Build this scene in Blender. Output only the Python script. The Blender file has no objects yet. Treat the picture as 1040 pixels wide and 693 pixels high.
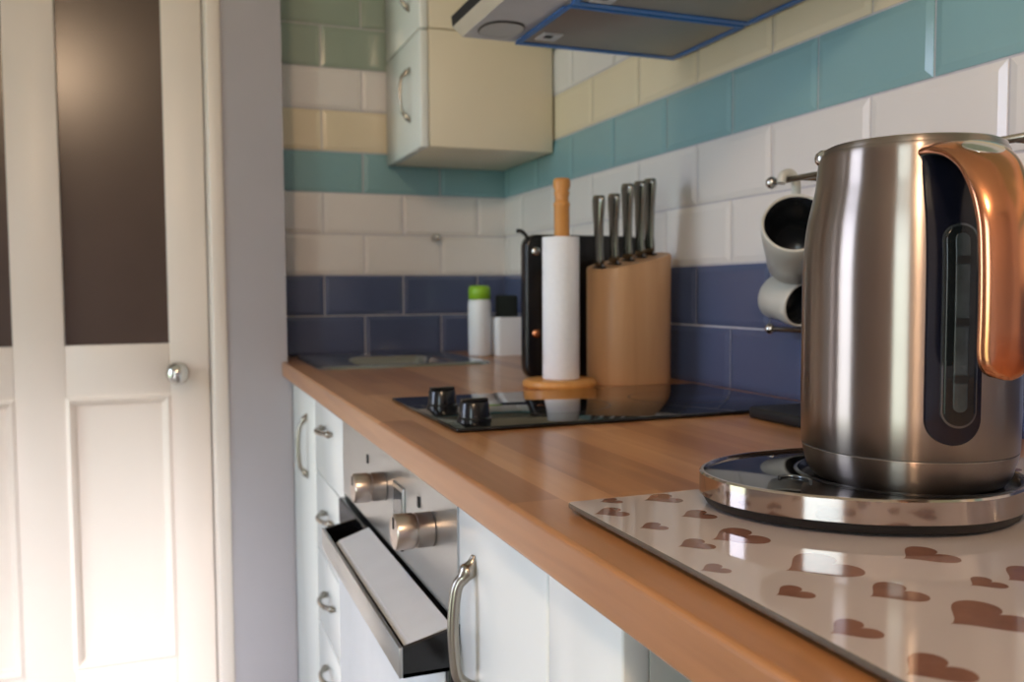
import bpy, bmesh, math, random
from mathutils import Vector, Matrix
R = random.Random(7)
S = bpy.context.scene
COL = S.collection
PI = math.pi
W = .608      # tiled wall plane (x)
YB = 2.246    # back wall plane (y)
CT = .91      # worktop height

# ---------------------------------------------------------------- materials
def srgb(r, g, b):
    f = lambda c: (c/255/12.92) if c/255 <= .04045 else ((c/255+.055)/1.055)**2.4
    return (f(r), f(g), f(b), 1)

class Mat:
    def __init__(s, name):
        s.m = bpy.data.materials.new(name); s.m.use_nodes = True
        s.t = s.m.node_tree; s.b = s.t.nodes['Principled BSDF']
    def n(s, typ, **kw):
        nd = s.t.nodes.new(typ)
        for k, v in kw.items():
            if k in nd.inputs: nd.inputs[k].default_value = v
            else: setattr(nd, k, v)
        return nd
    def l(s, a, b): s.t.links.new(a, b)
    def set(s, **kw):
        for k, v in kw.items(): s.b.inputs[k.replace('_', ' ')].default_value = v
        return s

def simple(name, col, rough=.5, metal=0., var=.06, scale=30, bump=0., **kw):
    """painted / plastic / metal surface with a faint procedural unevenness"""
    M = Mat(name); M.set(Roughness=rough, Metallic=metal, **kw)
    tc = M.n('ShaderNodeTexCoord')
    nz = M.n('ShaderNodeTexNoise', Scale=scale, Detail=3.)
    M.l(tc.outputs['Object'], nz.inputs['Vector'])
    cr = M.n('ShaderNodeValToRGB')
    cr.color_ramp.elements[0].position = .3; cr.color_ramp.elements[1].position = .7
    cr.color_ramp.elements[0].color = tuple(c*(1-var) for c in col[:3])+(1,)
    cr.color_ramp.elements[1].color = tuple(min(1, c*(1+var)) for c in col[:3])+(1,)
    M.l(nz.outputs['Fac'], cr.inputs['Fac']); M.l(cr.outputs['Color'], M.b.inputs['Base Color'])
    if bump:
        bp = M.n('ShaderNodeBump', Strength=bump, Distance=.002)
        M.l(nz.outputs['Fac'], bp.inputs['Height']); M.l(bp.outputs['Normal'], M.b.inputs['Normal'])
    return M.m

def wood(name, c0, c1, c2, axis='Y', stave=.042, length=.45, rough=.32, coat=.25, staves=True):
    M = Mat(name); M.set(Roughness=rough, Coat_Weight=coat, Coat_Roughness=.12)
    tc = M.n('ShaderNodeTexCoord')
    mp = M.n('ShaderNodeMapping')
    st = {'X': (4, 60, 60), 'Y': (60, 4, 60), 'Z': (60, 60, 4)}[axis]
    mp.inputs['Scale'].default_value = st
    M.l(tc.outputs['Object'], mp.inputs['Vector'])
    nz = M.n('ShaderNodeTexNoise', Scale=1., Detail=5., Distortion=.4)
    M.l(mp.outputs['Vector'], nz.inputs['Vector'])
    mp2 = M.n('ShaderNodeMapping'); mp2.inputs['Scale'].default_value = tuple(a*.22 for a in st)
    M.l(tc.outputs['Object'], mp2.inputs['Vector'])
    nz2 = M.n('ShaderNodeTexNoise', Scale=1., Detail=3.)
    M.l(mp2.outputs['Vector'], nz2.inputs['Vector'])
    add = M.n('ShaderNodeMix', data_type='FLOAT'); add.inputs['Factor'].default_value = .5
    M.l(nz.outputs['Fac'], add.inputs[2]); M.l(nz2.outputs['Fac'], add.inputs[3])
    fac = add.outputs[0]
    if staves:
        br = M.n('ShaderNodeTexBrick', offset=.37, squash=1.)
        br.inputs['Scale'].default_value = 1; br.inputs['Mortar Size'].default_value = .0004
        br.inputs['Brick Width'].default_value = length; br.inputs['Row Height'].default_value = stave
        br.inputs['Color1'].default_value = (0, 0, 0, 1); br.inputs['Color2'].default_value = (1, 1, 1, 1)
        br.inputs['Mortar'].default_value = (.3, .3, .3, 1)
        mp3 = M.n('ShaderNodeMapping'); mp3.inputs['Rotation'].default_value = (0, 0, PI/2)
        M.l(tc.outputs['Object'], mp3.inputs['Vector']); M.l(mp3.outputs['Vector'], br.inputs['Vector'])
        mx = M.n('ShaderNodeMix', data_type='FLOAT'); mx.inputs['Factor'].default_value = .3
        M.l(fac, mx.inputs[2]); M.l(br.outputs['Color'], mx.inputs[3]); fac = mx.outputs[0]
    cr = M.n('ShaderNodeValToRGB'); e = cr.color_ramp.elements
    e[0].position = .25; e[0].color = c0; e[1].position = .75; e[1].color = c2
    k = e.new(.5); k.color = c1
    M.l(fac, cr.inputs['Fac']); M.l(cr.outputs['Color'], M.b.inputs['Base Color'])
    bp = M.n('ShaderNodeBump', Strength=.08, Distance=.001)
    M.l(nz.outputs['Fac'], bp.inputs['Height']); M.l(bp.outputs['Normal'], M.b.inputs['Normal'])
    return M.m

def brushed(name, col, rough=.25, aniso=.0, stretch=(3, 3, 900), tangent=None, bump=.03):
    M = Mat(name); M.set(Metallic=1., Roughness=rough, Anisotropic=aniso); M.b.inputs['Base Color'].default_value = col
    tc = M.n('ShaderNodeTexCoord'); mp = M.n('ShaderNodeMapping'); mp.inputs['Scale'].default_value = stretch
    M.l(tc.outputs['Object'], mp.inputs['Vector'])
    nz = M.n('ShaderNodeTexNoise', Scale=1., Detail=2.); M.l(mp.outputs['Vector'], nz.inputs['Vector'])
    mr = M.n('ShaderNodeMapRange'); mr.inputs['To Min'].default_value = rough*.92; mr.inputs['To Max'].default_value = rough*1.1
    M.l(nz.outputs['Fac'], mr.inputs['Value']); M.l(mr.outputs['Result'], M.b.inputs['Roughness'])
    if tangent:
        tg = M.n('ShaderNodeTangent', direction_type='RADIAL', axis=tangent); M.l(tg.outputs['Tangent'], M.b.inputs['Tangent']); M.set(Anisotropic_Rotation=.25)
    return M.m

def clear(name, col, rough, ior=1.45):
    M = Mat(name); M.set(Roughness=rough, Transmission_Weight=1., IOR=ior); M.b.inputs['Base Color'].default_value = col
    return M.m

M = {}
M['tile_white'] = simple('white_tile_glaze', srgb(230, 225, 223), .16, var=.03, scale=4)
M['tile_navy'] = simple('navy_tile_glaze', srgb(84, 94, 125), .15, var=.05, scale=4)
M['tile_teal'] = simple('teal_tile_glaze', srgb(136, 174, 180), .14, var=.04, scale=4)
M['tile_sage'] = simple('sage_tile_glaze', srgb(156, 170, 156), .14, var=.04, scale=4)
M['tile_cream'] = simple('cream_tile_glaze', srgb(232, 218, 190), .16, var=.03, scale=4)
M['grout'] = simple('pale_grout', srgb(196, 192, 198), .85, var=.05, scale=90)
M['plaster'] = simple('lilac_grey_wall_paint', srgb(170, 165, 171), .8, var=.02, scale=8, bump=.05)
M['ceiling'] = simple('ceiling_paint', srgb(235, 232, 225), .9, var=.02, scale=6)
M['floor'] = simple('floor_vinyl', srgb(150, 140, 130), .45, var=.1, scale=5)
M['gloss_white'] = simple('white_door_paint', srgb(224, 212, 204), .35, var=.015, scale=6)
M['cabinet'] = simple('white_cabinet_gloss', srgb(232, 234, 232), .22, var=.01, scale=6)
M['carcass'] = simple('white_carcass_board', srgb(215, 216, 210), .5, var=.02, scale=10)
M['cream_panel'] = simple('cream_cabinet_side', srgb(226, 214, 192), .4, var=.02, scale=5)
M['door_glass'] = simple('dark_obscure_glass', srgb(74, 58, 50), .22, var=.12, scale=3)
M['chrome'] = simple('polished_chrome', srgb(205, 203, 200), .12, 1., var=.02)
M['nickel'] = simple('satin_nickel', srgb(168, 162, 152), .25, 1., var=.04)
M['steel'] = brushed('brushed_steel_kettle', srgb(160, 148, 140), .28, 1., (2, 2, 40), 'Z')
M['steel_flat'] = brushed('brushed_steel_panel', srgb(188, 190, 190), .32, 0, (900, 3, 900))
M['steel_knob'] = brushed('brushed_steel_knob', srgb(190, 178, 170), .28, 0, (3, 400, 400))
M['steel_sink'] = brushed('sink_steel', srgb(190, 192, 195), .22, 0, (300, 5, 300))
M['knife_steel'] = simple('knife_handle_steel', srgb(142, 142, 136), .22, 1., var=.06)
M['dark_slot'] = simple('dark_slot', srgb(22, 20, 20), .6)
M['copper'] = simple('copper', srgb(208, 142, 104), .17, 1., var=.03)
M['black_glass'] = simple('black_glass', srgb(14, 14, 16), .05, var=.05)
M['black_gloss'] = simple('black_gloss_plastic', srgb(16, 16, 19), .2, var=.1)
M['navy_gloss'] = simple('blue_black_gloss_plastic', srgb(18, 20, 32), .14, var=.1)
M['black_matt'] = simple('black_matt_plastic', srgb(20, 20, 21), .5, var=.1)
M['rim_steel'] = simple('satin_rim_steel', srgb(198, 184, 174), .1, 1., var=.02)
M['rubber'] = simple('grey_seal', srgb(70, 64, 60), .6)
M['gauge'] = simple('smoked_gauge_plastic', srgb(62, 68, 70), .08, var=.25, scale=60)
M['gauge_rim'] = simple('gauge_rim', srgb(120, 125, 128), .12, .8)
M['gauge_dark'] = simple('gauge_well', srgb(24, 28, 30), .06)
M['tick'] = simple('gauge_tick', srgb(26, 28, 30), .4)
M['tray_silver'] = simple('silver_enamel', srgb(222, 224, 226), .38, .0, var=.02)
M['paper'] = simple('kitchen_paper', srgb(238, 240, 246), .95, var=.02, scale=200, bump=.15)
M['white_plastic'] = simple('white_plastic', srgb(236, 240, 246), .3, var=.01)
M['green_plastic'] = simple('green_plastic', srgb(140, 190, 40), .35, var=.05)
M['sponge'] = simple('dark_green_scourer', srgb(28, 36, 34), .95, var=.3, scale=300, bump=.5)
M['stoneware'] = simple('pale_grey_stoneware', srgb(202, 200, 192), .3, var=.03)
M['mug_inside'] = simple('charcoal_glaze', srgb(34, 36, 40), .25, var=.1)
M['mat_cream'] = simple('cream_glass_mat', srgb(192, 178, 172), .05, var=.02, scale=8)
M['mat_edge'] = simple('glass_edge', srgb(96, 88, 80), .1)
M['mat_heart'] = simple('brown_heart_print', srgb(132, 92, 76), .05, var=.12, scale=60)
M['hood_white'] = simple('cream_hood_enamel', srgb(214, 204, 184), .35, var=.02)
M['hood_grey'] = simple('grey_hood_underside', srgb(205, 206, 214), .4, .0, var=.03)
M['filter'] = brushed('filter_mesh', srgb(172, 163, 156), .5, 0, (500, 500, 20))
M['blue_film'] = simple('blue_protective_film', srgb(28, 110, 200), .35, var=.08, scale=20)
M['lens'] = simple('lamp_lens', srgb(190, 192, 196), .3, var=.03)
M['worktop'] = wood('oiled_beech_block', srgb(140, 89, 52), srgb(177, 121, 75), srgb(206, 153, 106))
M['pale_wood'] = wood('pale_rubberwood', srgb(160, 120, 82), srgb(184, 142, 102), srgb(196, 156, 118), 'Z', rough=.45, coat=.05, staves=False)
M['honey_wood'] = wood('honey_pine', srgb(186, 122, 58), srgb(210, 148, 78), srgb(224, 168, 98), 'Z', rough=.4, coat=.1, staves=False)

# ---------------------------------------------------------------- mesh helpers
class MB:
    """collects shapes into one mesh with several material slots"""
    def __init__(s): s.bm = bmesh.new(); s.mats = []
    def mi(s, m):
        if m not in s.mats: s.mats.append(m)
        return s.mats.index(m)
    def face(s, vs, m, smooth=False):
        try: f = s.bm.faces.new(vs)
        except ValueError: return None
        f.material_index = s.mi(m); f.smooth = smooth; return f
    def box(s, x0, x1, y0, y1, z0, z1, m, bevel=0., seg=2, mat=None):
        tmp = bmesh.new()
        bmesh.ops.create_cube(tmp, size=1)
        for v in tmp.verts:
            v.co = Vector(((x0+x1)/2+v.co.x*(x1-x0), (y0+y1)/2+v.co.y*(y1-y0), (z0+z1)/2+v.co.z*(z1-z0)))
        if bevel:
            bmesh.ops.bevel(tmp, geom=tmp.edges[:], offset=bevel, segments=seg, affect='EDGES', profile=.5)
        s.merge(tmp, m, mat, smooth=bool(bevel)); return s
    def merge(s, tmp, m, mat=None, smooth=True):
        tmp.verts.index_update(); vs = []
        for v in tmp.verts: vs.append(s.bm.verts.new(mat @ v.co if mat else v.co))
        for f in tmp.faces: s.face([vs[v.index] for v in f.verts], m, smooth)
        tmp.free()
    def lathe(s, prof, m, seg=48, mat=None, mfun=None):
        rings = []
        for r, z in prof:
            if r < 1e-6: rings.append([s.bm.verts.new((mat @ Vector((0, 0, z))) if mat else Vector((0, 0, z)))])
            else:
                ring = []
                for i in range(seg):
                    a = 2*PI*i/seg; p = Vector((r*math.cos(a), r*math.sin(a), z))
                    ring.append(s.bm.verts.new(mat @ p if mat else p))
                rings.append(ring)
        for k in range(len(rings)-1):
            A, B = rings[k], rings[k+1]; mm = mfun(k) if mfun else m
            for i in range(seg):
                j = (i+1) % seg
                if len(A) == 1 and len(B) == 1: continue
                if len(A) == 1: s.face([A[0], B[i], B[j]], mm, True)
                elif len(B) == 1: s.face([A[i], A[j], B[0]], mm, True)
                else: s.face([A[i], A[j], B[j], B[i]], mm, True)
        return s
    def tube(s, path, rad, m, seg=12, flat=None):
        P = [Vector(p) for p in path]; n = len(P)
        rads = rad if isinstance(rad, (list, tuple)) else [rad]*n
        up = Vector((0, 0, 1)); prev = None; rings = []
        for i in range(n):
            t = (P[min(i+1, n-1)]-P[max(i-1, 0)]).normalized()
            if prev is None:
                a = up if abs(t.dot(up)) < .9 else Vector((1, 0, 0))
                u = t.cross(a).normalized()
            else: u = (prev-t*prev.dot(t)).normalized()
            prev = u; v = t.cross(u)
            rings.append([s.bm.verts.new(P[i]+(u*math.cos(2*PI*k/seg)+v*math.sin(2*PI*k/seg))*rads[i]) for k in range(seg)])
        for i in range(n-1):
            for k in range(seg):
                j = (k+1) % seg; s.face([rings[i][k], rings[i][j], rings[i+1][j], rings[i+1][k]], m, True)
        s.face(rings[0][::-1], m); s.face(rings[-1], m); return s
    def prism(s, out, z0, z1, m, bev=0., mtop=None):
        """vertical prism over an outline with a rounded top and bottom rim"""
        n = len(out); cx = sum(p[0] for p in out)/n; cy = sum(p[1] for p in out)/n
        def inset(d):
            r = []
            for i in range(n):
                a, b, c = Vector(out[i-1]), Vector(out[i]), Vector(out[(i+1) % n])
                t = (c-a).normalized(); nn = Vector((-t.y, t.x)); r.append((b.x+nn.x*d, b.y+nn.y*d))
            return r
        lev = [(z0, bev), (z0+bev*.3, bev*.3), (z0+bev, 0), (z1-bev, 0), (z1-bev*.3, bev*.3), (z1, bev)] if bev else [(z0, 0), (z1, 0)]
        rings = []
        for z, d in lev: rings.append([s.bm.verts.new((p[0], p[1], z)) for p in inset(d)])
        for a, b in zip(rings, rings[1:]):
            for i in range(n): s.face([a[i], a[(i+1) % n], b[(i+1) % n], b[i]], m, bool(bev))
        s.face(rings[0][::-1], m); s.face(rings[-1], mtop or m); return s
    def build(s, name, parent=None, loc=None):
        bmesh.ops.recalc_face_normals(s.bm, faces=s.bm.faces[:])
        me = bpy.data.meshes.new(name); s.bm.to_mesh(me); s.bm.free()
        for m in s.mats: me.materials.append(M[m])
        o = bpy.data.objects.new(name, me); COL.objects.link(o)
        if parent: o.parent = parent
        if loc: o.location = loc
        return o

def tag(o, label=None, cat=None, group=None, kind=None):
    for k, v in (('label', label), ('category', cat), ('group', group), ('kind', kind)):
        if v: o[k] = v
    return o
def thing(name, label, cat, loc, group=None, rotz=0.):
    o = bpy.data.objects.new(name, None); COL.objects.link(o); o.location = loc; o.rotation_euler.z = rotz
    o.empty_display_size = .05
    return tag(o, label, cat, group)
def structure(o): o['kind'] = 'structure'; return o
def autosmooth(o, ang=35):
    for p in o.data.polygons: p.use_smooth = True
    try: o.data.set_sharp_from_angle(angle=math.radians(ang))
    except Exception: pass
    return o
def spline(pts, n=8, closed=False):
    P = [Vector(p) for p in pts]; out = []; N = len(P); rng = range(N if closed else N-1)
    for i in rng:
        g = (lambda k: P[k % N]) if closed else (lambda k: P[max(0, min(N-1, k))])
        a, b, c, d = g(i-1), g(i), g(i+1), g(i+2)
        for k in range(n):
            t = k/n
            out.append(.5*((2*b)+(c-a)*t+(2*a-5*b+4*c-d)*t*t+(3*b-a-3*c+d)*t**3))
    if not closed: out.append(P[-1])
    return out

# ---------------------------------------------------------------- the room
XL, YR, ZC = -1.9, -2.2, 2.4
def box_obj(name, boxes, m):
    b = MB()
    for q in boxes: b.box(*q, m)
    return structure(b.build(name))
box_obj('floor', [(XL-.1, W+.1, YR-.1, YB+.1, -.1, 0)], 'floor')
box_obj('ceiling', [(XL-.1, W+.1, YR-.1, YB+.1, ZC, ZC+.1)], 'ceiling')
# left wall with a window and a glazed garden door
WA = (1.00, 1.80, .06, 2.06); WB = (-1.75, -.75, .06, 2.06)
def wall_openings(x0, x1, y0, y1, ops):
    r = []; y = y0
    for (a, b, c, d) in sorted(ops):
        r.append((x0, x1, y, a, 0, ZC)); r.append((x0, x1, a, b, 0, c)); r.append((x0, x1, a, b, d, ZC)); y = b
    r.append((x0, x1, y, y1, 0, ZC)); return r
box_obj('wall_left', wall_openings(XL-.1, XL, YR-.1, YB+.1, [WA, WB]), 'plaster')
box_obj('wall_rear', [(XL, W, YR-.1, YR, 0, ZC)], 'plaster')
for nm, (a, b, c, d) in (('window_1', WA), ('window_2', WB)):
    f = MB(); x0, x1 = XL-.07, XL-.02; t = .05
    f.box(x0, x1, a, a+t, c, d, 'gloss_white'); f.box(x0, x1, b-t, b, c, d, 'gloss_white')
    f.box(x0, x1, a+t, b-t, c, c+t, 'gloss_white'); f.box(x0, x1, a+t, b-t, d-t, d, 'gloss_white')
    structure(f.build(nm))

TR = .102; TL = .2013; Z0 = 1.11
def row_mat(k):
    return {-2: 'tile_navy', -1: 'tile_navy', 0: 'tile_white', 1: 'tile_white', 2: 'tile_teal', 3: 'tile_cream', 4: 'tile_white'}.get(k, 'tile_sage')
def tiles(b, put, u0, u1, phase, g=.0016, bev=.010, h=.0038):
    """bevelled metro tiles in running bond; put(u, z, d) maps wall coordinates to the room (d = height off the wall)"""
    for k in range(-2, 11):
        z0 = Z0+k*TR+g; z1 = min(Z0+(k+1)*TR-g, ZC-.001)
        if z1-z0 < .03: continue
        ph = phase+(0 if k % 2 else TL/2); i = math.floor((u0-ph)/TL)
        while ph+i*TL < u1:
            a = max(ph+i*TL+g, u0); c = min(ph+(i+1)*TL-g, u1); i += 1
            if c-a < .012: continue
            ba = bev if a > u0 else 0.; bc = bev if c < u1 else 0.
            m = row_mat(k)
            e = R.uniform(-.0004, .0004)
            o = [b.bm.verts.new(put(*p, 0.)) for p in ((a, z0), (c, z0), (c, z1), (a, z1))]
            q = [b.bm.verts.new(put(*p, .0015)) for p in ((a, z0), (c, z0), (c, z1), (a, z1))]
            r = [b.bm.verts.new(put(p[0], p[1], h+e*sg)) for p, sg in (((a+ba, z0+bev), 1), ((c-bc, z0+bev), -1), ((c-bc, z1-bev), -1), ((a+ba, z1-bev), 1))]
            for s_, t_ in ((o, q), (q, r)):
                for j in range(4): b.face([s_[j], s_[(j+1) % 4], t_[(j+1) % 4], t_[j]], m)
            b.face(r, m)
b = MB(); b.box(W, W+.1, YR-.1, YB, 0, ZC, 'grout')
tiles(b, lambda u, z, d: Vector((W-d, u, z)), -.6, YB-.001, .7097)
b.box(W-.006, W, YR, -.6, 0, ZC, 'plaster')
structure(b.build('wall_right'))
DX0, DX1 = -.872, -.150      # door leaf
b = MB()
b.box(-.119, .0115, 2.07, YB, 0, ZC, 'plaster'); b.box(.0115, .0215, 2.07, YB, 0, .872, 'plaster'); b.box(DX1, .012, YB, YB+.1, 0, ZC, 'plaster'); b.box(.012, W+.1, YB, YB+.1, 0, ZC, 'grout')
b.box(XL-.1, DX0, 2.07, YB+.1, 0, ZC, 'plaster'); b.box(DX0, DX1+.033, 2.07, YB+.1, 2.0, ZC, 'plaster')
tiles(b, lambda u, z, d: Vector((u, YB-d, z)), .0125, W-.001, .1253)
structure(b.build('wall_back'))
b = MB()      # architrave round the door
for (x0, x1, z0, z1) in ((DX1+.002, DX1+.0325, 0.001, 1.999), (DX0+.0005, DX0+.010, .001, 1.999)):
    b.box(x0, x1, 2.066, YB-.001, z0, z1, 'gloss_white', .004)
b.box(DX0+.010, DX1+.002, 2.066, YB-.012, 1.985, 1.999, 'gloss_white', .003)
structure(b.build('trim_1'))
# door: stiles, rails, two glazed lights above two fielded panels
dr = structure(thing('door_1', None, None, ((DX0+DX1)/2, YB+.01, 0)))
DC = (DX0+DX1)/2
b = MB(); yf, yk = -.02, .02
st = [(-.361, -.268), (-.026, .026), (.268, .361)]   # local x ranges of stile, muntin, stile (filled below)
L0, L1, P0, P1 = -.346+.06, DX1-DC-.089, 0, 0
xs = [(-.3605, -.272), (-.052, .052), (.272, .3605)]
for x0, x1 in xs: b.box(x0, x1, yf, yk, .005, 1.995, 'gloss_white', .002)
for x0, x1 in ((-.272, -.052), (.052, .272)):
    b.box(x0, x1, yf, yk, .005, .20, 'gloss_white', .002); b.box(x0, x1, yf, yk, .83, .95, 'gloss_white', .002)
    b.box(x0, x1, yf, yk, 1.90, 1.995, 'gloss_white', .002)
b.build('door_leaf', dr)
for x0, x1 in ((-.272, -.052), (.052, .272)):
    b = MB()
    z0, z1 = .20, .83
    # moulding: sloping strips into a recessed panel
    o = [(x0, z0), (x1, z0), (x1, z1), (x0, z1)]
    def ring(d, y): return [b.bm.verts.new((x0+d if i in (0, 3) else x1-d, y, z0+d if i < 2 else z1-d)) for i in range(4)]
    rr = [ring(-.002, yf-.002), ring(.006, yf-.006), ring(.014, yf+.001), ring(.02, yf+.012), ring(.05, yf+.011)]
    for p, q in zip(rr, rr[1:]):
        for i in range(4): b.face([p[i], p[(i+1) % 4], q[(i+1) % 4], q[i]], 'gloss_white')
    b.face(rr[-1], 'gloss_white'); b.build('panel', dr)
    b = MB(); b.box(x0, x1, -.004, .004, .95, 1.90, 'door_glass'); tag(b.build('glass_pane', dr), 'dark obscured glass')
b = MB()
rot = Matrix.Translation((-.222-DC, yf, .882)) @ Matrix.Rotation(PI/2, 4, 'X')
b.lathe([(0, 0), (.024, 0), (.024, .004), (.010, .008), (.009, .03), (.016, .036), (.024, .046), (.025, .056), (.019, .066), (0, .07)], 'chrome', 32, rot)
tag(b.build('door_handle', dr), 'round chrome door knob')

# ---------------------------------------------------------------- worktop and base units
def worktop():
    b = MB(); t = .0335; z1 = CT; z0 = CT-t; r = .004; xb = W-.005
    def prof(xa, xc, front):
        if front:
            a = [(xa+r-r*math.cos(q*PI/8), z1-r+r*math.sin(q*PI/8)) for q in range(5)]
            c = [(xa+r-r*math.cos(q*PI/8), z0+r-r*math.sin(q*PI/8)) for q in range(4, -1, -1)]
            return a+[(xc, z1), (xc, z0)]+c
        return [(xa, z1), (xc, z1), (xc, z0), (xa, z0)]
    def run(p, y0, y1):
        A = [b.bm.verts.new((x, y0, z)) for x, z in p]; B = [b.bm.verts.new((x, y1, z)) for x, z in p]; n = len(p)
        for i in range(n): b.face([A[i], A[(i+1) % n], B[(i+1) % n], B[i]], 'worktop')
        b.face(A[::-1], 'worktop'); b.face(B, 'worktop')
    run(prof(0, xb, True), -.7, 1.88)
    run(prof(0, .14, True), 1.88, 2.069); run(prof(.36, xb, False), 1.88, 2.119); b.box(.0125, .14, 2.069, 2.13, z0, z1, 'worktop')
    b.box(.0125, xb, 2.13, YB-.005, z0, z1, 'worktop'); b.box(.36, xb, 2.119, 2.13, z0, z1, 'worktop')
    return b.build('worktop')
tag(worktop(), 'oiled orange-brown wooden block worktop running along the tiled wall', 'worktop')

XF = .022    # face of doors and drawers
def bow_handle(p0, p1, out, r=.0045, flare=.008):
    """bow handle between two feet on the door, bulging towards -x"""
    b = MB(); p0, p1 = Vector(p0), Vector(p1); d = (p1-p0); n = d.normalized(); o = Vector((-1, 0, 0))
    ctrl = [p0-n*flare*.9, p0+o*.004-n*.001, p0+o*out*.55+n*.008, p0+o*out*.95+n*.02, p0+o*(out*1.12)+d*.5-n*0, p1+o*out*.95-n*.02, p1+o*out*.55-n*.008, p1+o*.004+n*.001, p1+n*flare*.9]
    pts = spline(ctrl, 8); m = len(pts); rad = []
    for i in range(m):
        t = i/(m-1); e = min(t, 1-t)
        rad.append(r*(.55+.6*math.exp(-((e-.17)/.07)**2)+.45*min(1, e/.2)))
    b.tube(pts, rad, 'nickel', 12); return b
def front(x0, x1, y0, y1, z0, z1, m='cabinet'):
    b = MB(); b.box(x0, x1, y0, y1, z0, z1, m, .0025, 2); return b
def carcass(y0, y1, z0=.1, z1=.862, m='carcass'):
    b = MB(); t = .018
    x0, x1 = XF+.0202, W-.02
    b.box(x0, x1, y0, y0+t, z0, z1, m); b.box(x0, x1, y1-t, y1, z0, z1, m); b.box(x0, x1, y0+t, y1-t, z0, z0+t, m)
    b.box(x1-t, x1, y0+t, y1-t, z0+t, z1, m); b.box(x0, x0+.09, y0+t, y1-t, z1-t, z1, m)
    b.box(x0+.03, x0+.045, y0, y1, 0.001, z0, m)      # plinth
    return b
ZT = CT-.0335-.004
g = 'white base units under the worktop'
t = thing('base_cabinet', 'white base unit with one tall door at far end of worktop', 'cabinet', (0, 1.74, 0), g)
b = carcass(.002, .3265, z1=ZT-.002); b.build('carcass', t)
d = front(XF, XF+.02, .003, .3265, .105, ZT-.003).build('door', t)
bow_handle((XF, .10, .695), (XF, .10, .812), .017).build('handle', d)
t = thing('drawer_unit', 'white four-drawer base unit between oven and far tall door', 'cabinet', (0, 1.432, 0), g)
carcass(.002, .304, z1=ZT-.002).build('carcass', t)
zs = [ZT-.003, .725, .573, .43, .105]
for i in range(4):
    d = front(XF, XF+.02, .003, .303, zs[i+1]+.002, zs[i]-.001).build('drawer', t)
    zc = [.822, .666, .515, .378][i]
    bow_handle((XF, .105, zc), (XF, .19, zc), .018, .0042).build('handle', d)
t = thing('base_cabinet', 'white base unit nearest the camera with big bow handle, right of oven', 'cabinet', (0, .478, 0), g)
carcass(.0, .3345, z1=ZT-.002).build('carcass', t)
d = front(XF, XF+.02, .118, .335, .105, ZT-.003).build('door', t)
bow_handle((XF, .286, .700), (XF, .286, .816), .019, .0055, .012).build('handle', d)
front(XF, XF+.02, 0, .116, .105, ZT-.003).build('filler_panel', t)
# end support of the worktop, well behind the frame
b = MB(); b.box(.04, W-.02, -.66, -.62, 0.001, CT-.0345, 'carcass', .002)
tag(b.build('end_panel'), 'white panel holding up the near end of the worktop', 'panel')

# ---------------------------------------------------------------- oven
oy0, oy1 = .8136, 1.4315
ov = thing('oven', 'built-in stainless steel oven with two round knobs under the worktop', 'oven', (0, oy0, 0)); w = oy1-oy0
b = MB(); b.box(XF+.022, W-.03, .004, w-.004, .1, ZT-.004, 'black_matt'); b.box(XF+.06, W-.1, .01, w-.01, .001, .1, 'black_matt')
b.build('body', ov)
b = MB(); b.box(XF-.001, XF+.022, .0002, w-.001, .745, ZT-.005, 'steel_flat')
for yy in (1.13-oy0+.10, .908-oy0+.045): b.box(XF-.0028, XF-.001, yy, yy+.006, .828, .840, 'dark_slot')
cp = b.build('control_panel', ov)
for yy in (1.13-oy0, .905-oy0):
    k = MB(); rot = Matrix.Translation((XF-.002, yy, .8165)) @ Matrix.Rotation(-PI/2, 4, 'Y')
    k.lathe([(0, 0), (.0185, 0), (.0185, .017), (.0172, .018), (.0172, .0195), (.019, .0205), (.019, .038), (.0175, .0405), (0, .0405)], 'steel_knob', 40, rot)
    k.box(XF-.0435, XF-.042, yy-.0015, yy+.0015, .8205, .8325, 'dark_slot')
    autosmooth(k.build('knob', ov))
b = MB(); b.box(XF-.0035, XF, 1.02-oy0, 1.075-oy0, .79, .835, 'steel_flat', .001); b.box(XF-.0042, XF-.003, 1.027-oy0, 1.068-oy0, .797, .829, 'gauge')
b.build('display', ov)
for i in range(3):
    b = MB(); b.box(XF-.0045, XF, 1.03-oy0, 1.065-oy0, .757+i*.009, .762+i*.009, 'dark_slot', .001); b.build('button', ov)
b = MB(); b.box(XF-.01, XF+.02, .004, w-.004, .115, .738, 'black_gloss', .003)
b.box(XF-.0125, XF-.009, .012, w-.012, .12, .70, 'tray_silver', .002)
od = b.build('oven_door', ov)
# broad open-topped grip along the top of the door
b = MB(); x0, x1 = -.038, XF-.010; y0, y1 = .0, 1.28-oy0; zb, zt = .700, .730
b.box(x0, x0+.004, y0, y1, zb, zt, 'steel_flat', .001)
b.box(x0+.004, x1, y0, y1, zb, zb+.004, 'black_gloss')
for q in (y0, y1-.006):
    v = [b.bm.verts.new(p) for p in ((x0+.004, q, zb), (x1, q, zb), (x1, q, zt+.010), (x0+.004, q, zt-.001), (x0+.004, q+.006, zb), (x1, q+.006, zb), (x1, q+.006, zt+.010), (x0+.004, q+.006, zt-.001))]
    for f in ((0, 1, 2, 3), (4, 5, 6, 7), (0, 1, 5, 4), (1, 2, 6, 5), (2, 3, 7, 6), (3, 0, 4, 7)): b.face([v[i] for i in f], 'black_gloss')
gr = b.build('grip', od)
b = MB()
v = []
for q in (y0+.008, y1-.07):
    for (x, z) in ((x0+.009, zt-.005), (x0+.014, zt-.001), (x1+.004, zt+.0125), (x1+.004, zt+.008), (x0+.012, zt-.010)): v.append(b.bm.verts.new((x, q, z)))
for i in range(5): b.face([v[i], v[(i+1) % 5], v[5+(i+1) % 5], v[5+i]], 'tray_silver')
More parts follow.
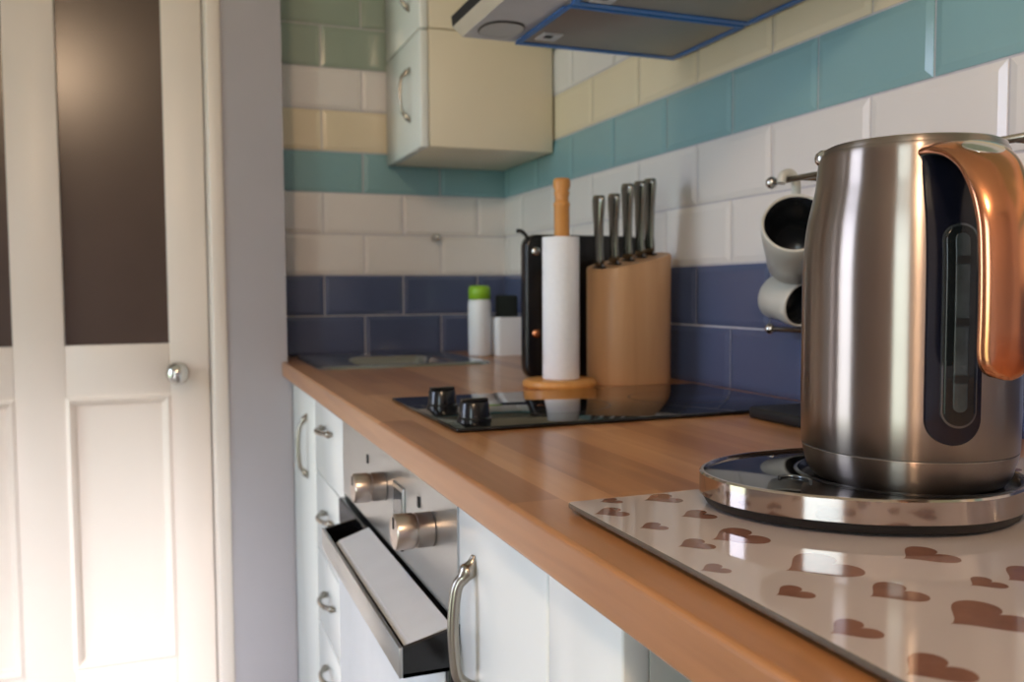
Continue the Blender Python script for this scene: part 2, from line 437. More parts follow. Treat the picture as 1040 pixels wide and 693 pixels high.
b.face(v[:5], 'tray_silver'); b.face(v[5:], 'tray_silver')
tag(b.build('grip_insert', od), 'pale silver strip set in the grip')

# ---------------------------------------------------------------- hob
hb = thing('hob', 'small black glass two-ring hob with two knobs let into worktop', 'hob', (.062, .945, CT))
b = MB(); b.box(0, .505, 0, .312, .0004, .0055, 'black_glass', .0018); 
b.build('glass_top', hb)
for yy in (.178, .045):
    k = MB(); mt = Matrix.Translation((.036, yy, .0056))
    k.lathe([(0, 0), (.0205, 0), (.0205, .004), (.0185, .006), (.0175, .022), (.0165, .0235), (0, .0235)], 'black_gloss', 36, mt)
    k.box(.036-.0165, .036+.0165, yy-.004, yy+.004, .028, .033, 'black_gloss', .0012)
    autosmooth(k.build('knob', hb))
for (cx, cy, rr) in ((.17, .156, .09), (.38, .156, .07)):
    b = MB()
    A = []
    for i in range(64):
        a = 2*PI*i/64; A.append([b.bm.verts.new((cx+q*math.cos(a), cy+q*math.sin(a), .0057)) for q in (rr, rr+.0012)])
    for i in range(64): b.face([A[i][0], A[i][1], A[(i+1) % 64][1], A[(i+1) % 64][0]], 'rubber')
    tag(b.build('ring_mark', hb), 'thin printed ring')

# ---------------------------------------------------------------- sink
sk = thing('sink', 'stainless steel inset sink at far end of the worktop', 'sink', (.25, 2.0, CT))
b = MB()
def rrect(x0, x1, y0, y1, r, n=6):
    o = []
    for cx, cy, a0 in ((x1-r, y1-r, 0), (x0+r, y1-r, 90), (x0+r, y0+r, 180), (x1-r, y0+r, 270)):
        for i in range(n+1):
            a = math.radians(a0+90*i/n); o.append((cx+r*math.cos(a), cy+r*math.sin(a)))
    return o
lv = [(rrect(-.205, .17, -.185, .19, .03), .0005), (rrect(-.20, .165, -.18, .185, .03), .005), (rrect(-.19, .155, -.17, .175, .03), .006), (rrect(-.115, .115, -.125, .135, .04), .003), (rrect(-.105, .105, -.115, .125, .04), -.004), (rrect(-.098, .098, -.108, .118, .04), -.024), (rrect(-.09, .09, -.10, .11, .03), -.030)]
rings = [[b.bm.verts.new((x, y, z)) for x, y in o] for o, z in lv]
for p, q in zip(rings, rings[1:]):
    n = len(p)
    for i in range(n): b.face([p[i], p[(i+1) % n], q[(i+1) % n], q[i]], 'steel_sink', True)
b.face(rings[-1], 'steel_sink'); b.build('basin', sk)
b = MB(); b.lathe([(0, -.0295), (.03, -.0295), (.032, -.0285), (.025, -.028), (.02, -.029), (0, -.029)], 'chrome', 24); b.build('drain', sk)

# ---------------------------------------------------------------- knife block, knives
kb = thing('knife_block', 'oval pale wooden knife block with slanted top beside the tiled wall', 'knife block', (.498, 1.352, CT+.0005))
def oval(a, c, n=56, e=2.5):
    o = []
    for i in range(n):
        t = 2*PI*i/n; cs, sn = math.cos(t), math.sin(t)
        o.append((a*math.copysign(abs(cs)**(2/e), cs), c*math.copysign(abs(sn)**(2/e), sn)))
    return o
b = MB(); o = oval(.0725, .052); top = lambda x, y: .194+.20*(x+.072)+.08*y
lev = [(0, .985), (.003, 1.)]
rings = [[b.bm.verts.new((x*s_, y*s_, z)) for x, y in o] for z, s_ in lev]
rings.append([b.bm.verts.new((x, y, top(x, y)-.003)) for x, y in o]); rings.append([b.bm.verts.new((x*.98, y*.98, top(x, y))) for x, y in o])
for p, q in zip(rings, rings[1:]):
    n = len(p)
    for i in range(n): b.face([p[i], p[(i+1) % n], q[(i+1) % n], q[i]], 'pale_wood', True)
b.face(rings[0][::-1], 'pale_wood'); b.face(rings[-1], 'pale_wood')
autosmooth(b.build('block', kb), 40)
KN = [(-.061, -.010, .117), (-.031, -.006, .115), (-.002, 0, .127), (.025, .006, .127), (.047, .012, .128)]
for (x, y, h) in KN:
    z = top(x, y); b = MB(); b.box(x-.004, x+.004, y-.018, y+.018, z-.004, z+.0022, 'dark_slot'); b.build('slot', kb)
klab = ['steel-handled knife at left end of the row in the wooden block', 'second steel-handled knife from the left in the wooden block', 'middle steel-handled knife of five in the wooden block', 'fourth steel-handled knife from the left in the wooden block', 'steel-handled knife nearest the tiled wall in the wooden block']
for i, (x, y, h) in enumerate(KN):
    z = top(x, y)+.0035
    k = thing('kitchen_knife', klab[i], 'knife', (.498+x, 1.352+y, CT+z), 'knives in the wooden block')
    lean = Matrix.Rotation(math.radians(-5), 4, 'Y') @ Matrix.Rotation(math.radians(6), 4, 'X')
    hb_ = MB()
    secs = [(0, .0055, .012), (.012, .0058, .013), (.03, .0052, .0105), (.07, .0058, .0125), (h-.03, .0064, .0145), (h-.01, .0068, .017), (h-.002, .006, .0155), (h, .004, .012)]
    rg = []
    for (zz, a, c) in secs:
        rg.append([hb_.bm.verts.new(lean @ Vector((px, py-(.006*(zz/h)**2), zz))) for px, py in oval(a, c, 20, 2.8)])
    for p, q in zip(rg, rg[1:]):
        for j in range(20): hb_.face([p[j], p[(j+1) % 20], q[(j+1) % 20], q[j]], 'knife_steel', True)
    hb_.face(rg[0][::-1], 'knife_steel'); hb_.face(rg[-1], 'knife_steel'); hb_.build('handle', k)
    bl = MB(); bl.box(-.0011, .0011, -.014, .014, -.0035, .002, 'steel_flat'); bl.build('blade', k)

# ---------------------------------------------------------------- kitchen roll on its holder
HX, HY = .362, 1.338
h = thing('paper_towel_holder', 'wooden kitchen-roll stand with turned post on round base', 'holder', (HX, HY, CT+.0005))
b = MB(); b.lathe([(0, 0), (.058, 0), (.0605, .002), (.0605, .009), (.058, .0125), (.053, .0135), (0, .0135)], 'honey_wood', 56); b.build('base', h)
b = MB(); b.lathe([(q, z-.006 if z > .02 else z) for q, z in [(.0125, .0134), (.0125, .30), (.0135, .302), (.0135, .306), (.0115, .308), (.0105, .314), (.0128, .322), (.0128, .324), (.0108, .326), (.0140, .333), (.0142, .342), (.012, .346), (0, .347)]], 'honey_wood', 32, Matrix.Translation((.005, 0, 0)))
b.build('post', h)
b = MB(); mt = Matrix.Translation((HX+.003, HY, CT+.0145))
b.lathe([(.0185, 0), (.0298, 0), (.0303, .001), (.0303, .230), (.0298, .231), (.0185, .231), (.0185, 0)], 'paper', 48, mt)
tag(autosmooth(b.build('paper_towel_roll')), 'nearly used-up roll of white kitchen paper on the wooden stand', 'paper towel')

# ---------------------------------------------------------------- black appliance behind the roll
ap = thing('countertop_appliance', 'tall glossy black appliance with rounded corner behind the kitchen roll', 'appliance', (.357, 1.47, CT+.0005))
b = MB(); o = rrect(0, .232, 0, .258, .022, 8)     # outline in x-z
ry = [(0, -.004), (.002, -.001), (.005, 0), (.025, 0), (.028, -.001), (.030, -.004)]
rings = []
for y, d in ry:
    ring = []
    for x, z in o:
        cx, cz = .116, .129
        s1 = 1+d/.116; s2 = 1+d/.129
        ring.append(b.bm.verts.new((cx+(x-cx)*s1, y, cz+(z-cz)*s2)))
    rings.append(ring)
for p, q in zip(rings, rings[1:]):
    n = len(p)
    for i in range(n): b.face([p[i], p[(i+1) % n], q[(i+1) % n], q[i]], 'black_gloss', True)
b.face(rings[0], 'black_gloss'); b.face(rings[-1], 'black_gloss'); b.build('housing', ap)
for z in (.228, .082):
    b = MB(); mt = Matrix.Translation((.0185, .0005, z)) @ Matrix.Rotation(PI/2, 4, 'X')
    b.lathe([(0, 0), (.0085, 0), (.0085, .003), (.006, .006), (0, .0068)], 'copper' if z < .1 else 'chrome', 24, mt); b.build('button', ap)
b = MB(); b.tube(spline([(.012, .015, .247), (.004, .015, .258), (-.004, .015, .264), (-.012, .015, .264)], 6), .0035, 'black_matt', 8); b.build('hook', ap)

# ---------------------------------------------------------------- things by the sink
bt = thing('soap_bottle', 'white plastic bottle with bright green cap by the sink', 'bottle', (.470, 2.06, CT+.0005))
b = MB(); b.lathe([(0, 0), (.026, 0), (.028, .003), (.028, .125), (.026, .135), (.025, .137), (0, .137)], 'white_plastic', 36); b.build('body', bt)
b = MB(); b.lathe([(.0255, .1372), (.027, .138), (.0265, .163), (.023, .170), (0, .171)], 'green_plastic', 36); b.build('cap', bt)
cd = thing('sink_caddy', 'low white plastic tub beside the green-capped bottle', 'tub', (.543, 2.06, CT+.0005))
b = MB(); o = rrect(-.042, .042, -.035, .035, .012); oi = rrect(-.039, .039, -.032, .032, .010)
b.box
ringA = [[b.bm.verts.new((x*s_, y*s_, z)) for x, y in q] for q, s_, z in ((o, .95, 0), (o, .97, .004), (o, 1, .094), (oi, 1, .094), (oi, .96, .006))]
for p, q in zip(ringA, ringA[1:]):
    n = len(p)
    for i in range(n): b.face([p[i], p[(i+1) % n], q[(i+1) % n], q[i]], 'white_plastic', True)
b.face(ringA[0][::-1], 'white_plastic'); b.face(ringA[-1], 'white_plastic'); autosmooth(b.build('tub', cd))
b = MB(); b.box(.514, .566, 2.045, 2.075, CT+.0075, CT+.148, 'sponge', .006)
tag(b.build('scourer'), 'dark scourer standing up in the white tub', 'sponge')
b = MB(); mt = Matrix.Translation((.41, YB-.0048, 1.206)) @ Matrix.Rotation(PI/2, 4, 'X')
b.lathe([(0, 0), (.010, 0), (.010, .003), (.004, .006), (.004, .018), (.008, .022), (.0095, .028), (.007, .034), (0, .036)], 'chrome', 24, mt)
tag(b.build('wall_hook'), 'tiny round chrome hook on the far white tiles', 'hook')

# ---------------------------------------------------------------- glass worktop saver with hearts
mx0, mx1, my0, my1 = .030, .530, .160, .579
ms = thing('worktop_saver', 'glossy cream glass mat printed with brown hearts under the kettle', 'mat', (0, 0, 0))
for fx in (mx0+.03, mx1-.03):
    for fy in (my0+.03, my1-.03):
        b = MB(); b.lathe([(0, CT+.0003), (.008, CT+.0003), (.0085, CT+.001), (.008, CT+.0033), (0, CT+.0033)], 'rubber', 20, Matrix.Translation((fx, fy, 0))); tag(b.build('rubber_foot', ms), 'small rubber foot')
b = MB(); b.prism(rrect(mx0, mx1, my0, my1, .006), CT+.0033, CT+.0068, 'mat_edge', .0008, 'mat_cream')
def heart(cx, cy, sz, ang=0.):
    """heart reading upright for someone at the front of the worktop (tip towards -x)"""
    pts = []
    for i in range(40):
        t_ = 2*PI*i/40
        hx = 16*math.sin(t_)**3; hy = 13*math.cos(t_)-5*math.cos(2*t_)-2*math.cos(3*t_)-math.cos(4*t_)
        u = hx/32*sz; v = hy/32*sz
        x, y = v, -u
        pts.append((cx+x*math.cos(ang)-y*math.sin(ang), cy+x*math.sin(ang)+y*math.cos(ang)))
    if min(p[0] for p in pts) < mx0+.002 or max(p[1] for p in pts) > my1-.002 or max(p[0] for p in pts) > mx1-.002 or min(p[1] for p in pts) < my0+.002:
        pts = [(min(max(x, mx0+.0015), mx1-.0015), min(max(y, my0+.0015), my1-.0015)) for x, y in pts]
    b.face([b.bm.verts.new((x, y, CT+.00685)) for x, y in pts], 'mat_heart')
HEARTS = [(.092, .457, .038), (.099, .391, .045), (.057, .361, .021), (.104, .342, .031), (.050, .311, .025), (.118, .300, .043), (.051, .266, .030), (.158, .336, .020), (.168, .384, .034),
          (.058, .452, .024), (.047, .540, .026), (.055, .497, .020), (.098, .512, .026), (.100, .562, .030), (.062, .570, .018), (.042, .408, .018), (.19, .335, .034), (.17, .25, .04), (.11, .22, .02), (.24, .27, .034), (.23, .20, .04), (.31, .30, .04), (.30, .22, .028), (.38, .27, .034), (.40, .34, .04), (.44, .42, .034), (.47, .50, .04), (.42, .55, .03), (.47, .33, .028), (.47, .22, .04), (.08, .18, .028), (.38, .20, .02), (.40, .47, .02)]
for q in HEARTS: heart(*q)
b.build('glass_sheet', ms)

# ---------------------------------------------------------------- kettle
KX, KY = .2456, .4795; MZ = CT+.0073
base = thing('kettle_stand', 'steel-rimmed black power stand under the kettle', 'kettle stand', (0, 0, MZ))
out = [(.1085, .510), (.1105, .488), (.122, .461), (.142, .437), (.172, .414), (.224, .397), (.275, .408), (.310, .438), (.328, .482), (.320, .526), (.290, .562), (.245, .580), (.200, .583), (.160, .574), (.130, .556), (.1135, .534)]
O = [(p.x, p.y) for p in spline([(x, y, 0) for x, y in out], 8, True)]
def inset(o, d):
    n = len(o); r = []
    for i in range(n):
        a, c = Vector(o[i-1]), Vector(o[(i+1) % n]); t_ = (c-a).normalized(); r.append((o[i][0]-t_.y*d, o[i][1]+t_.x*d))
    return r
def loft(b, levels, mats, cap0, cap1):
    rg = [[b.bm.verts.new((x, y, z)) for x, y in o_] for o_, z in levels]
    for k, (p, q) in enumerate(zip(rg, rg[1:])):
        n = len(p)
        for i in range(n): b.face([p[i], p[(i+1) % n], q[(i+1) % n], q[i]], mats[k], True)
    if cap0: b.face(rg[0][::-1], cap0)
    if cap1: b.face(rg[-1], cap1)
b = MB(); loft(b, [(inset(O, .012), 0), (inset(O, .005), .002), (inset(O, .0015), .008), (inset(O, .002), .0085)], ['black_matt']*3, 'black_matt', 'black_matt')
autosmooth(b.build('foot', base), 50)
b = MB(); loft(b, [(inset(O, .002), .0085), (O, .0088), (O, .0230), (inset(O, .0012), .0243), (inset(O, .003), .0243), (inset(O, .0035), .0225)], ['rim_steel']*5, None, None)
autosmooth(b.build('rim', base), 40)
b = MB()
i0 = inset(O, .006); hole = [(KX+.075*math.cos(a), KY+.075*math.sin(a)) for a in [math.atan2(y-KY, x-KX) for x, y in i0]]
loft(b, [(inset(O, .0035), .0225), (i0, .0228), (hole, .0228)], ['black_glass']*2, None, None)
b.lathe([(.075, .0228), (.0735, .0238), (.072, .0238), (.070, .0188), (.03, .0188), (.02, .0192), (0, .0192)], 'black_gloss', 56, Matrix.Translation((KX, KY, 0)))
autosmooth(b.build('top_plate', base), 40)
b = MB()
b.tube([(.158+.009*math.cos(a), .488+.012*math.sin(a), .0236) for a in [PI*i/12-PI/2+.6 for i in range(13)]], .0012, 'gauge_rim', 8)
tag(b.build('control_mark', base), 'pale curved touch control')

kt = thing('kettle', 'large brushed steel kettle with copper handle standing on its base', 'kettle', (KX, KY, MZ+.0195))
prof = [(0, 0), (.060, 0), (.066, .002), (.0705, .008), (.0735, .018), (.0745, .0225), (.0742, .0228), (.0742, .0236), (.0747, .024), (.0754, .05), (.0754, .125), (.0748, .150), (.0725, .172), (.0690, .188), (.0668, .198), (.0655, .210), (.0645, .2185), (.062, .2215)]
SR, SZ = .0705/.0754, 1.02
prof = [(r_*SR, z_*SZ) for r_, z_ in prof]
big = [(p_.x, p_.y) for p_ in spline([(r_, z_, 0) for r_, z_ in prof[9:]], 6)]
prof = prof[:9]+[(min(r_, .0705), z_) for r_, z_ in big]
def kr(z):
    pr = prof[1:]
    for (r0, z0), (r1, z1) in zip(pr, pr[1:]):
        if z0 <= z <= z1 and z1 > z0: return r0+(r1-r0)*(z-z0)/(z1-z0)
    return pr[-1][0]
fine = prof
b = MB(); b.lathe(fine, 'steel', 128, mfun=lambda k: 'rubber' if k == 6 else 'steel'); autosmooth(b.build('body', kt), 50)
b = MB(); b.lathe([(r_*SR, z_*SZ) for r_, z_ in [(.0632, .2200), (.0622, .2232), (.058, .2252), (.045, .2265), (.02, .2275), (0, .2276)]], 'steel', 96); b.build('lid', kt)
AZ = AP = math.radians(247)
def pol(r, a, z): return Vector((r*math.cos(a), r*math.sin(a), z))
def cyl_patch(b, zs, hw, off, az, m, n=14, edge=.0025):
    """raised patch hugging the kettle wall; hw(z) is its half width along the wall"""
    rows = []
    for z in zs:
        w_ = hw(z); r = kr(z); row = [b.bm.verts.new(pol(r-edge*.2, az-(w_+.0012)/r, z))]
        for i in range(n+1):
            s_ = -1+2*i/n; row.append(b.bm.verts.new(pol(r+off, az+s_*w_/r, z)))
        row.append(b.bm.verts.new(pol(r-edge*.2, az+(w_+.0012)/r, z))); rows.append(row)
    for p, q in zip(rows, rows[1:]):
        for i in range(len(p)-1): b.face([p[i], p[i+1], q[i+1], q[i]], m, True)
    # close bottom and top
    for row, z in ((rows[0], zs[0]-.0008), (rows[-1], zs[-1]+.0008)):
        low = [b.bm.verts.new(pol(kr(z)-edge*.2, math.atan2(v.co.y, v.co.x), z)) for v in row]
        for i in range(len(row)-1): b.face([row[i], row[i+1], low[i+1], low[i]], m, True)
def capsule(z0, z1, w_, n=60, top=True):
    zs = []
    for i in range(13): zs.append(z0+w_*(1-math.cos(PI/2*i/12)))
    m = n-26
    a, c = z0+w_, (z1-w_ if top else z1)
    for i in range(1, m): zs.append(a+(c-a)*i/m)
    if top:
        for i in range(13): zs.append(c+w_*math.sin(PI/2*i/12))
    else: zs.append(z1)
    def hw(z):
        if z < a: return max(.0004, math.sqrt(max(0, w_*w_-(a-z)**2)))
        if top and z > c: return max(.0004, math.sqrt(max(0, w_*w_-(z-c)**2)))
        return w_
    return zs, hw
b = MB(); zs_, hw_ = capsule(.035, .2195, .0165, top=False)
cyl_patch(b, zs_, hw_, .0022, AZ, 'navy_gloss', edge=.004); autosmooth(b.build('back_panel', kt), 45)
b = MB(); zs_, hw_ = capsule(.046, .172, .0105); cyl_patch(b, zs_, hw_, .0034, AZ+.03, 'gauge_rim'); gz = autosmooth(b.build('water_gauge', kt), 45)
b = MB(); zs_, hw_ = capsule(.0475, .1705, .0093); cyl_patch(b, zs_, hw_, .0042, AZ+.03, 'gauge_dark'); b.build('gauge_well', gz)
b = MB(); zs_, hw_ = capsule(.056, .166, .0040); cyl_patch(b, zs_, hw_, .0047, AZ+.03, 'gauge'); b.build('gauge_window', gz)
for zz in (.074, .109, .147):
    b = MB(); b.face([b.bm.verts.new(pol(kr(zz)+.0053, AP+.03+a_/.0705, zz+z_)) for a_, z_ in ((-.004, 0), (.004, 0), (.004, .005), (-.004, .005))], 'tick')
    tag(b.build('level_mark', gz), 'dark level mark')
b = MB()
for k_, (da, z_, h_) in enumerate(((-.05, .068, .007), (-.015, .068, .007), (.02, .069, .006), (.05, .068, .007))):
    vs = [b.bm.verts.new(pol(kr(z_)+.0003, math.radians(160)+da+q, z_+w_)) for q, w_ in ((0, 0), (.011, 0), (.011, h_), (0, h_))]
    b.face(vs, 'chrome')
tag(b.build('maker_mark', kt), 'tiny pale maker mark, too faint to read')
# handle: a broad copper strap leaving the top rim, arching over and hanging free
AZ = math.radians(250); z9 = MZ+.0195
path = spline([(r_, z_-z9) for r_, z_ in [(.052, 1.1535), (.070, 1.1525), (.087, 1.1475), (.102, 1.136), (.1135, 1.114), (.1175, 1.086), (.1185, 1.056), (.1178, 1.030), (.117, 1.018)]], 6)
m_ = len(path); b = MB(); rows = []
ca, sa = math.cos(AZ), math.sin(AZ); tang = Vector((-sa, ca, 0))
for i, p in enumerate(path):
    q = path[min(i+1, m_-1)]-path[max(i-1, 0)]; t2 = Vector((q.x, q.y)).normalized(); nn = Vector((t2.y*-1, t2.x))
    if nn.x < 0 and i > 3 and nn.y < 0: nn = -nn
    nn = Vector((-t2.y, t2.x)); nn = nn if (nn.x*.6+nn.y*.8) > 0 else -nn
    f = i/(m_-1); w_ = .023-.0075*min(1, f*1.8)
    e = (m_-1-i)
    if e < 8: w_ *= math.sqrt(max(.02, 1-((8-e)/8.2)**2)) if e else .25
    th = .0042
    sect = []
    for k in range(24):
        a = 2*PI*k/24; cs, sn = math.cos(a), math.sin(a)
        u = w_*math.copysign(abs(cs)**.5, cs); v = th*math.copysign(abs(sn)**.75, sn)+.0025*(1-(u/w_)**2)
        rr, zz = p.x+nn.x*v, p.y+nn.y*v
        sect.append((b.bm.verts.new(Vector((ca*rr, sa*rr, zz))+tang*u), sn))
    rows.append(sect)
for p, q in zip(rows, rows[1:]):
    for k in range(24):
        j = (k+1) % 24
        inner = (p[k][1]+p[j][1]) < -.55
        b.face([p[k][0], p[j][0], q[j][0], q[k][0]], 'black_gloss' if inner else 'copper', True)
b.face([v for v, _ in rows[0]], 'copper'); b.face([v for v, _ in rows[-1]][::-1], 'copper')
hd = tag(b.build('handle', kt), 'copper strap handle with black lining')
b = MB(); c_ = pol(.090, AZ, 1.1495-z9)
b.lathe([(.0115, -.001), (.0115, .0015), (.0105, .003), (.006, .0038), (0, .004)], 'chrome', 32, Matrix.Translation(c_) @ Matrix.Rotation(math.radians(28), 4, Vector((-sa, ca, 0))) @ Matrix.Rotation(AZ, 4, 'Z') @ Matrix.Diagonal((1., 1.1, 1., 1.)))
tag(autosmooth(b.build('lid_button', hd)), 'oval chrome button')
SA = math.radians(146)
b = MB()
b.lathe([(0, -.006), (.005, -.005), (.0088, -.001), (.0095, .002), (.0085, .0058), (.005, .0086), (0, .0095)], 'chrome', 32, Matrix.Translation(pol(.0555, SA, .2215)) @ Matrix.Scale(.85, 4))
b.build('spout_lip', kt)

# ---------------------------------------------------------------- black tray behind the kettle
b = MB(); b.prism(rrect(.432, .590, .700, .925, .010), CT+.0005, CT+.014, 'black_matt', .003)
tag(b.build('trivet'), 'flat black slab lying between the hob and the kettle', 'trivet')

# ---------------------------------------------------------------- rails and cups on the tiles
def rail(name, label, x_, y_, z):
    t = thing(name, label, 'rail', (x_, y_, z), 'steel rails on the tiles'); q_ = W-.0052-x_
    b = MB(); b.tube([(0, 0, 0), (0, -.42, 0)], .004, 'nickel', 16); b.build('rod', t)
    for y in (0, -.42):
        b = MB(); b.lathe([(0, -.008), (.004, -.0069), (.0069, -.004), (.008, 0), (.0069, .004), (.004, .0069), (0, .008)], 'chrome', 24, Matrix.Translation((0, y, 0))); b.build('ball_end', t)
    for y in (-.06, -.36):
        b = MB(); b.tube([(.003, y, 0), (q_, y, 0)], .004, 'nickel', 12); b.lathe([(0, 0), (.012, 0), (.012, .003), (0, .0035)], 'nickel', 24, Matrix.Translation((q_+.0012, y, 0)) @ Matrix.Rotation(-PI/2, 4, 'Y')); b.build('bracket', t)
    return t
rail('cup_rail', 'upper steel rail with ball end on white tiles behind the kettle', .505, .976, 1.2078)
rail('cup_rail', 'lower steel rail with ball end on navy tiles behind the kettle', .563, 1.052, 1.0127)
def frame(origin, axis):
    z = Vector(axis).normalized(); x = Vector((0, 0, 1)).cross(z).normalized(); y = z.cross(x)
    return Matrix.Translation(origin) @ Matrix((x, y, z)).transposed().to_4x4()
def cup(label, origin, axis, r, hgt, foot):
    t = thing('cup', label, 'cup', origin, 'cups hanging on the rails'); F = frame((0, 0, 0), axis)
    b = MB(); pr = [(0, 0), (foot, 0), (foot+.003, .002), (r*.93, hgt*.42), (r, hgt*.75), (r, hgt-.002), (r-.001, hgt), (r-.003, hgt), (r-.004, hgt-.002), (r-.0045, hgt*.75), (r*.86, hgt*.42), (foot, .008), (0, .006)]
    b.lathe(pr, 'stoneware', 56, F, mfun=lambda k: 'mug_inside' if k >= 8 else 'stoneware')
    b.build('bowl', t)
    return t, F
ax = Vector((-.54, -.69, .43)).normalized(); o1 = Vector((.500, .921, 1.1525))-ax*.106
c1, F1 = cup('pale grey cup with dark inside hanging from the upper rail', o1, ax, .0420, .106, .033)
b = MB(); b.tube([Vector(p)-o1 for p in spline([(.5225, .950, 1.180), (.5205, .947, 1.205), (.511, .946, 1.2160), (.499, .945, 1.2135), (.4955, .944, 1.203)], 6)], .006, 'stoneware', 12); b.build('handle', c1)
c2, F2 = cup('pale grey cup lying sideways on the lower rail', (.563, 1.042, 1.0592), (.03, -.95, -.2), .031, .058, .028)

# ---------------------------------------------------------------- extractor hood
hz = 1.473; hy0, hy1 = .78, 1.378; hx0 = .212
hd = thing('extractor_hood', 'slim cooker hood with blue-taped filters above the hob', 'hood', (0, 0, hz))
b = MB()
pf = [(hx0, 0, 'hood_white'), (.196, .014, 'dark_slot'), (.194, .030, 'hood_white'), (.27, .062, 'hood_white'), (W-.008, .062, 'hood_white'), (W-.008, 0, 'hood_grey')]
A = [b.bm.verts.new((x, hy0, z)) for x, z, _ in pf]; B = [b.bm.verts.new((x, hy1, z)) for x, z, _ in pf]
for i in range(len(pf)): b.face([A[i], A[(i+1) % 6], B[(i+1) % 6], B[i]], pf[i][2])
b.face(A, 'hood_white'); b.face(B[::-1], 'hood_white'); b.build('canopy', hd)
b = MB(); b.box(.32, W-.008, hy0+.02, hy1-.02, .0625, .55, 'hood_white', .003); b.build('motor_box', hd)
fy = [(1.372, 1.166), (1.158, .985), (.977, .79)]
for (ya, yb_) in fy:
    b = MB(); b.box(.305, .590, yb_, ya, -.004, .001, 'filter', .001); fl = b.build('filter', hd)
    b = MB(); w_ = .014
    for q in ((.300, .595, ya-w_, ya), (.300, .595, yb_-.002, yb_+w_*.4), (.296, .307, yb_+w_*.4, ya-w_), (.585, .597, yb_+w_*.4, ya-w_)):
        b.box(q[0], q[1], q[2], q[3], -.0055, -.0035, 'blue_film')
    tag(b.build('film_edge', fl), 'bright blue protective film edging')
    b = MB(); ym = (ya+yb_)/2+.045; b.box(.318, .352, ym-.02, ym+.02, -.0065, -.0038, 'hood_grey', .001); b.box(.325, .338, ym-.012, ym+.002, -.0075, -.006, 'dark_slot', .0006); b.build('latch', fl)
for yy in (1.315, .86):
    b = MB(); ov_ = oval(.034, .042, 40, 2.4); n = 40
    rg = [[b.bm.verts.new((.255+x*s_, yy+y*s_, z_)) for x, y in ov_] for s_, z_ in ((1, .0005), (1, -.002), (.95, -.003), (.9, -.0015))]
    for k, (p, q) in enumerate(zip(rg, rg[1:])):
        for i in range(n): b.face([p[i], p[(i+1) % n], q[(i+1) % n], q[i]], 'rubber' if k < 2 else 'lens', True)
    b.face(rg[-1], 'lens'); tag(b.build('lamp_lens', hd), 'oval lamp cover')

# ---------------------------------------------------------------- wall cabinets in the corner
def wall_unit(label, z0, z1, hz0, hz1):
    t = thing('wall_cabinet', label, 'cabinet', (.286, 1.908, z0), 'wall units in the corner')
    d_ = YB-.008-1.908; hh = z1-z0
    b = MB(); b.box(.021, W-.286-.008, 0, d_, 0, hh, 'cream_panel', .0015); b.build('carcass', t)
    b = MB(); b.box(0, .019, .001, d_-.001, -.002, hh-.003, 'cabinet', .003); dd = b.build('door', t)
    bow_handle((0, .086, hz0-z0), (0, .086, hz1-z0), .022, .0042).build('handle', dd)
wall_unit('lower white wall unit with bow handle in the tiled corner', 1.386, 1.640, 1.458, 1.566)
wall_unit('upper white wall unit stacked above, cut off by the picture top', 1.643, 2.10, 1.705, 1.815)

# ---------------------------------------------------------------- dark bin under the worktop overhang
bn = thing('waste_bin', 'dark round-topped bin in the gap under the worktop', 'bin', (.172, .338, 0.001))
o4 = oval(.135, .132, 64, 4.5); sc4 = lambda k: [(x*k, y*k) for x, y in o4]
b = MB(); loft(b, [(sc4(.86), 0), (sc4(.88), .004), (sc4(.97), .70), (sc4(.97), .745)], ['black_matt']*3, 'black_matt', 'black_matt'); autosmooth(b.build('body', bn), 50)
b = MB(); loft(b, [(sc4(.99), .747), (sc4(1.), .760), (sc4(.995), .812), (sc4(.96), .828), (sc4(.85), .838), (sc4(.5), .843), (sc4(.02), .844)], ['black_matt']*6, 'black_matt', 'black_matt'); autosmooth(b.build('lid', bn), 60)

# ---------------------------------------------------------------- daylight and lamp
wd = bpy.data.worlds.new('daylight'); S.world = wd; wd.use_nodes = True
nt = wd.node_tree; bg = nt.nodes['Background']
tc = nt.nodes.new('ShaderNodeTexCoord'); sp = nt.nodes.new('ShaderNodeSeparateXYZ'); cr = nt.nodes.new('ShaderNodeValToRGB'); mr = nt.nodes.new('ShaderNodeMapRange')
mr.inputs['From Min'].default_value = -1; mr.inputs['From Max'].default_value = 1
nt.links.new(tc.outputs['Generated'], sp.inputs[0]); nt.links.new(sp.outputs['Z'], mr.inputs['Value']); nt.links.new(mr.outputs[0], cr.inputs['Fac']); 
gy = nt.nodes.new('ShaderNodeMapRange'); gy.inputs['From Min'].default_value = -.35; gy.inputs['From Max'].default_value = .15
mxw = nt.nodes.new('ShaderNodeMix'); mxw.data_type = 'RGBA'; mxw.blend_type = 'MULTIPLY'; mxw.inputs[0].default_value = 1
gr_ = nt.nodes.new('ShaderNodeValToRGB'); gr_.color_ramp.elements[0].color = (.90, .97, .91, 1); gr_.color_ramp.elements[1].color = (.96, .95, 1.06, 1)
nt.links.new(sp.outputs['Y'], gy.inputs['Value']); nt.links.new(gy.outputs[0], gr_.inputs['Fac'])
nt.links.new(cr.outputs['Color'], mxw.inputs[6]); nt.links.new(gr_.outputs['Color'], mxw.inputs[7]); nt.links.new(mxw.outputs[2], bg.inputs['Color'])
e = cr.color_ramp.elements
e[0].position = .44; e[0].color = (.30, .36, .26, 1); e[1].position = .56; e[1].color = (.72, .84, 1., 1)
k = e.new(.50); k.color = (.73, .76, .77, 1)
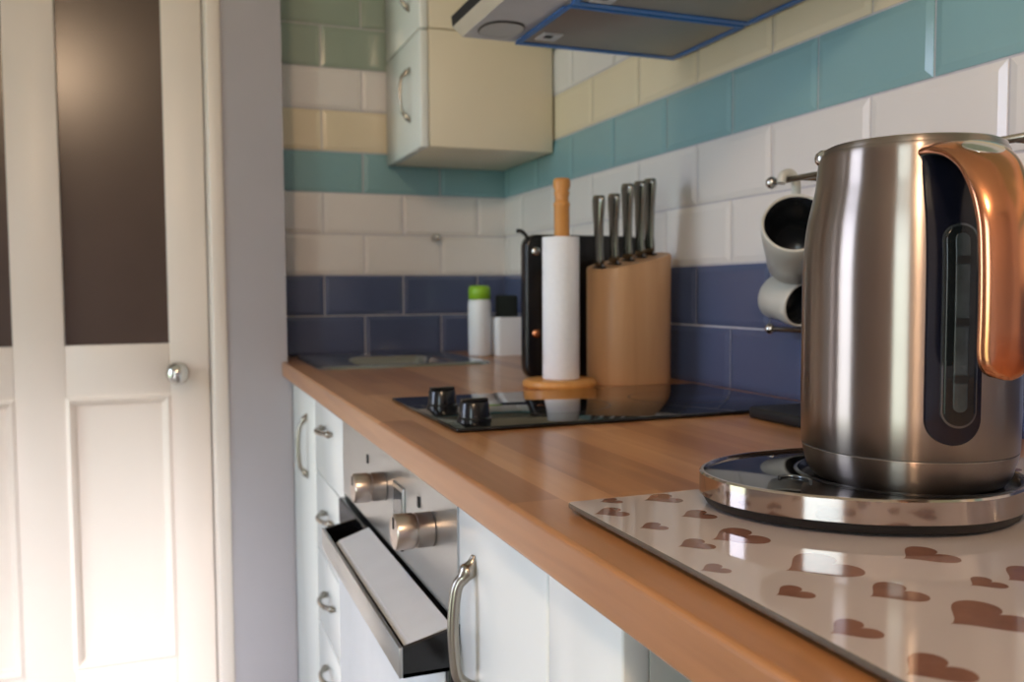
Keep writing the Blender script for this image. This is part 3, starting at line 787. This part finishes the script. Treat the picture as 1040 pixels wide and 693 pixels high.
bg.inputs['Strength'].default_value = 7.5
def portal(a, c, z0, z1):
    L = bpy.data.lights.new('window_daylight', 'AREA'); L.shape = 'RECTANGLE'; L.size = c-a; L.size_y = z1-z0
    L.cycles.is_portal = True
    o = bpy.data.objects.new('window_daylight', L); COL.objects.link(o); o.location = (XL-.09, (a+c)/2, (z0+z1)/2)
    o.rotation_euler = (PI/2, 0, -PI/2); return o
portal(*WA); portal(*WB)
L = bpy.data.lights.new('ceiling_lamp', 'POINT'); L.energy = 42; L.color = (1., .71, .47); L.shadow_soft_size = .09
o = bpy.data.objects.new('ceiling_lamp', L); COL.objects.link(o); o.location = (-.8, -1.0, 2.25)

L = bpy.data.lights.new('low_sun', 'SUN'); L.energy = 9; L.angle = math.radians(11); L.color = (.93, .96, 1.)
o = bpy.data.objects.new('low_sun', L); COL.objects.link(o); o.location = (-4, -6, 4)
o.rotation_euler = Vector((1.53, 3.5, -1.46)).to_track_quat('-Z', 'Y').to_euler()

# ---------------------------------------------------------------- camera
F = 905.4745; yaw, pitch, roll = .3644341, .0567111, -.0055975
cam = bpy.data.cameras.new('camera'); co = bpy.data.objects.new('camera', cam); COL.objects.link(co)
fw = Vector((math.sin(yaw)*math.cos(pitch), math.cos(yaw)*math.cos(pitch), -math.sin(pitch)))
r0 = Vector((math.cos(yaw), -math.sin(yaw), 0)); u0 = r0.cross(fw)
c, s = math.cos(roll), math.sin(roll)
rx = r0*c+u0*s; uy = u0*c-r0*s
co.matrix_world = Matrix.Translation((-.23163, 0, 1.0692)) @ Matrix((rx, uy, -fw)).transposed().to_4x4()
cam.sensor_width = 36; cam.lens = F/1040*36; cam.clip_start = .02
cam.dof.use_dof = True; cam.dof.focus_distance = .62; cam.dof.aperture_fstop = 9.5
S.camera = co
S.view_settings.view_transform = 'Standard'; S.view_settings.look = 'None'; S.view_settings.gamma = 1; S.view_settings.use_curve_mapping = False
S.view_settings.exposure = 0.08
S.cycles.use_denoising = True
S.cycles.caustics_reflective = False; S.cycles.caustics_refractive = False
